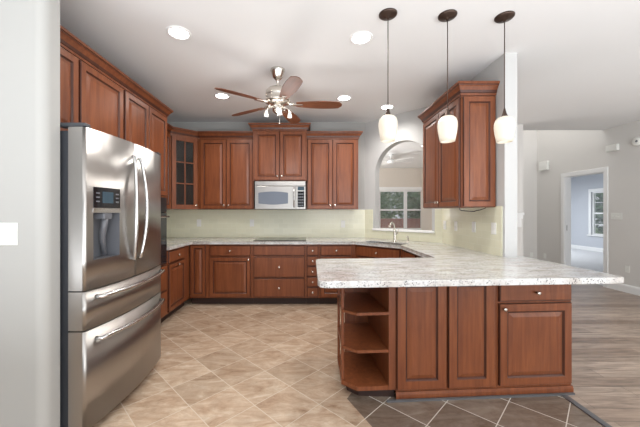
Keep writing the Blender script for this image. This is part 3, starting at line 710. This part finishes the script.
# ---------------------------------------------------------------- pendants, fan, downlights
def spot(loc, power, size=R(120), col=(1, .97, .93)):
    d = bpy.data.lights.new('lamp_light', 'SPOT'); d.energy = power; d.spot_size = size; d.spot_blend = .8; d.shadow_soft_size = .06; d.color = col
    o = bpy.data.objects.new('lamp_light', d); COL.objects.link(o); o.location = loc; return o
def point(loc, power, r=.04, col=(1, .97, .94)):
    d = bpy.data.lights.new('bulb_light', 'POINT'); d.energy = power; d.shadow_soft_size = r; d.color = col
    o = bpy.data.objects.new('bulb_light', d); COL.objects.link(o); o.location = loc; return o
pl = ['left pendant lamp with milk glass shade, hanging over the open shelf end of the peninsula', 'middle pendant lamp with milk glass shade, hanging in front of the right wall cabinet', 'right pendant lamp with milk glass shade, hanging in front of the wall end']
p0 = None
for i, (px, yy) in enumerate(((388, 2.21), (447.5, 2.225), (504.5, 2.24))):
    loc = ((px - 306) / 300 * yy, yy, CZ)
    if p0 is None:
        p0 = t = thing('pendant_lamp', pl[0], 'pendant lamp', loc, 0, 'pendant lamps over the peninsula')
        MB().lathe([(.066, 0), (.066, -.008), (.058, -.016), (.03, -.024), (.012, -.03), (.005, -.04)], (0, 0, 0), 'Z', 28).build('canopy', 'bronze', t)
        MB().lathe([(.0035, -.03), (.0035, -.70)], (0, 0, 0), 'Z', 8).build('rod', 'bronze', t)
        MB().lathe([(.005, -.685), (.008, -.70), (.014, -.725), (.022, -.745), (.024, -.752)], (0, 0, 0), 'Z', 20).build('socket_cap', 'bronze', t)
        pr = [(.022, -.748), (.044, -.756), (.060, -.772), (.068, -.800), (.069, -.825), (.065, -.865), (.058, -.905), (.051, -.938)]
        pr2 = pr + [(.046, -.938), (.053, -.903), (.060, -.865), (.064, -.825), (.063, -.800), (.055, -.775), (.040, -.761), (.02, -.755)]
        MB().lathe(pr2, (0, 0, 0), 'Z', 32, cap=False).build('shade', 'shade', t)
        MB().lathe([(.01, -.76), (.022, -.80), (.026, -.84), (.018, -.875), (.004, -.885)], (0, 0, 0), 'Z', 14).build('bulb', 'bulb', t)
    else:
        t = copy_tree(p0); t.location = loc; t['label'] = pl[i]
    spot((loc[0], loc[1], CZ - .92), 1, R(140))
# ceiling fan
FX, FY = -.29, 3.08
t = thing('ceiling_fan', 'five-blade ceiling fan with cherry blades and nickel light kit', 'ceiling fan', (FX, FY, CZ))
MB().lathe([(.075, 0), (.075, -.012), (.065, -.03), (.05, -.08), (.03, -.10), (.014, -.105), (.014, -.19), (.03, -.20)], (0, 0, 0), 'Z', 28).build('canopy', 'nickel', t)
MB().lathe([(.03, -.19), (.10, -.20), (.122, -.225), (.125, -.27), (.11, -.30), (.13, -.315), (.13, -.335), (.09, -.35), (.05, -.36)], (0, 0, 0), 'Z', 32).build('motor_housing', 'nickel', t)
MB().lathe([(.05, -.355), (.055, -.37), (.055, -.42), (.04, -.44), (.012, -.45), (.010, -.47)], (0, 0, 0), 'Z', 24).build('light_kit', 'nickel', t)
for k in range(5):
    ang = R(290 + 72 * k)
    m = MB(); n = 14; up = []; lo = []
    for i in range(n + 1):
        u = i / n; x = .19 + .47 * u; hw = .035 + .040 * math.sin(PI * min(1, u * .75 + .05)) if u < .88 else (.035 + .040 * math.sin(PI * (.88 * .75 + .05))) * math.sqrt(max(0.02, 1 - ((u - .88) / .125) ** 2))
        hw *= .88; tw = R(-13)
        for sg, L in ((1, up), (-1, lo)): L.append((x, sg * hw * math.cos(tw), sg * hw * math.sin(tw)))
    top_v = [m.bm.verts.new((p[0], p[1], p[2] + .003)) for p in up + lo[::-1]]; bot_v = [m.bm.verts.new((p[0], p[1], p[2] - .003)) for p in up + lo[::-1]]
    m.bm.faces.new(top_v); m.bm.faces.new(list(reversed(bot_v)))
    for i in range(len(top_v)): j = (i + 1) % len(top_v); m.bm.faces.new([top_v[i], top_v[j], bot_v[j], bot_v[i]])
    bl = m.build('blade', 'blade', t); bl.location = (0, 0, -.355); bl.rotation_euler = (0, 0, ang)
    br = MB(); br.tube([(.09, 0, .02), (.13, 0, .005), (.18, 0, -.004)], [.014, .012, .012], 8); br.box(.16, .26, -.022, .022, -.010, -.004, .002); br.build('blade_iron', 'nickel', bl)
for k, ang in enumerate((R(215), R(285), R(345))):
    dx, dy = math.cos(ang), math.sin(ang); L = .13
    arm = MB().tube([(dx * .03, dy * .03, -.40), (dx * .07, dy * .07, -.39), (dx * .11, dy * .11, -.41), (dx * L, dy * L, -.445)], .008, 8).build('lamp_arm', 'nickel', t)
    MB().lathe([(.012, 0), (.016, -.02), (.022, -.045), (.025, -.06), (.022, -.06), (.014, -.02), (.010, 0)], (dx * L, dy * L, -.44), 'Z', 16, cap=False).build('lamp_shade', glass_like('clear_shade_%d' % k, (.9, .9, .88), .35), arm)
    MB().lathe([(.006, 0), (.010, -.015), (.013, -.03), (.009, -.045), (.003, -.05)], (dx * L, dy * L, -.45), 'Z', 12).build('bulb', 'bulb', arm)
point((FX, FY, CZ - .66), 6, .14)
MB().tube([(.02, -.02, -.45), (.02, -.02, -.56)], .002, 6).build('pull_chain', 'nickel', t)
dl = [((179, 33), 'round recessed downlight in the ceiling nearest the refrigerator'), ((361, 38), 'round recessed downlight in the ceiling left of the pendant canopies'),
      ((222, 96), 'round recessed downlight at the left tips of the ceiling fan'), ((344, 98), 'round recessed downlight at the right tip of the ceiling fan'), ((387, 107), 'round recessed downlight over the sink corner')]
r0 = None
for (px, py), lb in dl:
    yy = (CZ - CH) * 300 / (212 - py); loc = ((px - 306) / 300 * yy, yy, CZ)
    if r0 is None:
        r0 = t = thing('recessed_downlight', lb, 'downlight', loc, 0, 'recessed downlights in the kitchen ceiling')
        MB().lathe([(.098, 0), (.098, -.004), (.090, -.007), (.074, -.004), (.074, 0)], (0, 0, 0), 'Z', 32, cap=False).build('trim_ring', 'trim', t)
        MB().lathe([(.074, 0), (.074, -.003), (.01, -.003)], (0, 0, 0), 'Z', 32).build('lens', 'led', t)
    else: t = copy_tree(r0); t.location = loc; t['label'] = lb
    spot((loc[0], loc[1], CZ - .03), 26 if px == 387 else (20 if px == 179 else 32), R(155))

# ---------------------------------------------------------------- small wall things
def plate(name, loc, rz, label, cat, W=.07, H=.115, kind='outlet', group=None):
    t = thing(name, label, cat, loc, rz, group)
    MB().box(-W / 2, W / 2, -.006, 0, -H / 2, H / 2, .002).build('cover_plate', 'plastic', t)
    n = max(1, round(W / .07)) if kind != 'outlet' else 1
    if kind == 'outlet':
        for s_ in (-1, 1): MB().box(-.016, .016, -.0085, -.006, s_ * .024 - .014, s_ * .024 + .014, .002).build('socket', 'plastic', t)
    else:
        for i in range(n):
            x = (i - (n - 1) / 2) * .046; MB().box(x - .006, x + .006, -.016, -.006, -.012, .012, .002).build('toggle', 'plastic', t)
    return t
plate('light_switch', ((7 - 306) / 300 * 1.6, 1.60, CH - 22 / 300 * 1.6), 0, 'white double light switch on the near left wall', 'light switch', .118, .12, 'switch')
def bk(px, py, lb, W=.07):
    d = BW - .008; plate('wall_outlet', ((px - 306) / 300 * d, d, CH - (py - 212) / 300 * d), 0, lb, 'outlet', W)
bk(199, 223, 'white outlet on the backsplash below the glass corner cabinet')
bk(252, 223, 'white outlet on the backsplash just left of the microwave')
bk(343, 224, 'white outlet on the backsplash right of the cooktop')
def rt(px, py, lb, W=.07, kind='outlet'):
    X = RW - .008; d = X * 300 / (px - 306); plate('wall_outlet' if kind == 'outlet' else 'light_switch', (X, d, CH - (py - 212) / 300 * d), R(-90), lb, 'outlet' if kind == 'outlet' else 'light switch', W, .115, kind)
rt(445, 225, 'white switch on the right backsplash nearest the sink', .07, 'switch')
rt(456, 226, 'white switch on the right backsplash, second from the sink', .07, 'switch')
rt(474, 227, 'white outlet on the right backsplash below the wall cabinet end')
rt(494, 228.5, 'larger white outlet at the open end of the right backsplash', .075)
def hw(px, py, name, lb, cat, **k):
    X = 5.30; d = X * 300 / (px - 306); return plate(name, (X, d, CH - (py - 212) / 300 * d), R(-90), lb, cat, **k)
hw(616.5, 216, 'light_switch', 'white wide switch plate on the wall right of the doorway', 'light switch', W=.19, kind='switch')
hw(627.5, 269, 'wall_outlet', 'white outlet low on the wall right of the doorway', 'outlet')
hw(545, 256, 'wall_outlet', 'white outlet low on the wall left of the doorway', 'outlet')
d = 6.88; plate('wall_outlet', ((531.5 - 306) / 300 * d, d, CH - 43 / 300 * d), 0, 'white outlet low on the far hall wall', 'outlet')
X = 5.30; d = X * 300 / (545 - 306)
o = MB().box(-.12, .12, -.05, 0, -.10, .10, .008).build('door_chime', 'plastic'); o.location = (X, d, CH + 46 / 300 * d); o.rotation_euler = (0, 0, R(-90)); tag(o, 'white square chime box high on the wall left of the doorway', 'door chime')
d = X * 300 / (614 - 306)
o = MB().box(-.10, .10, -.055, 0, -.055, .055, .01).build('alarm_box', 'plastic'); o.location = (X, d, CH + 64 / 300 * d); o.rotation_euler = (0, 0, R(-90)); tag(o, 'small white rectangular alarm box above the right side of the doorway', 'alarm')
d = X * 300 / (637.5 - 306)
t = thing('smoke_detector', 'round white smoke detector high on the wall at the right', 'smoke detector', (X, d, CH + 70.5 / 300 * d), R(-90))
MB().lathe([(.07, 0), (.07, -.02), (.055, -.035), (.02, -.04)], (0, 0, 0), 'Y', 28).build('housing', 'plastic', t)
MB().lathe([(.018, -.039), (.016, -.044)], (0.02, 0, 0), 'Y', 16).build('test_button', 'grey', t)
m = MB(); m.box(3.44, 3.57, 4.9, 5.0, 1.28, 1.32, .004); m.box(3.45, 3.56, 4.92, 5.0, 1.22, 1.28); m.box(3.48, 3.55, 4.94, 5.0, 1.08, 1.22, .003)
struct(m.build('trim_4', 'trim'))
# sunroom ceiling fan
t = thing('ceiling_fan', 'white ceiling fan in the room seen through the arch', 'ceiling fan', (2.15, 7.6, CZ))
MB().lathe([(.06, 0), (.05, -.04), (.012, -.05), (.012, -.12), (.08, -.13), (.09, -.20), (.05, -.23)], (0, 0, 0), 'Z', 20).build('motor_housing', 'trim', t)
for k in range(5):
    b_ = MB().box(.12, .60, -.06, .06, -.004, .004, .002).build('blade', 'trim', t); b_.location = (0, 0, -.17); b_.rotation_euler = (R(8), 0, R(20 + 72 * k))
t = thing('recessed_downlight', 'round recessed downlight in the far room seen at the right of the arch', 'downlight', (2.62, 6.6, CZ))
MB().lathe([(.098, 0), (.098, -.004), (.090, -.007), (.074, -.004), (.074, 0)], (0, 0, 0), 'Z', 24, cap=False).build('trim_ring', 'trim', t)
MB().lathe([(.074, 0), (.074, -.003), (.01, -.003)], (0, 0, 0), 'Z', 24).build('lens', 'led', t)
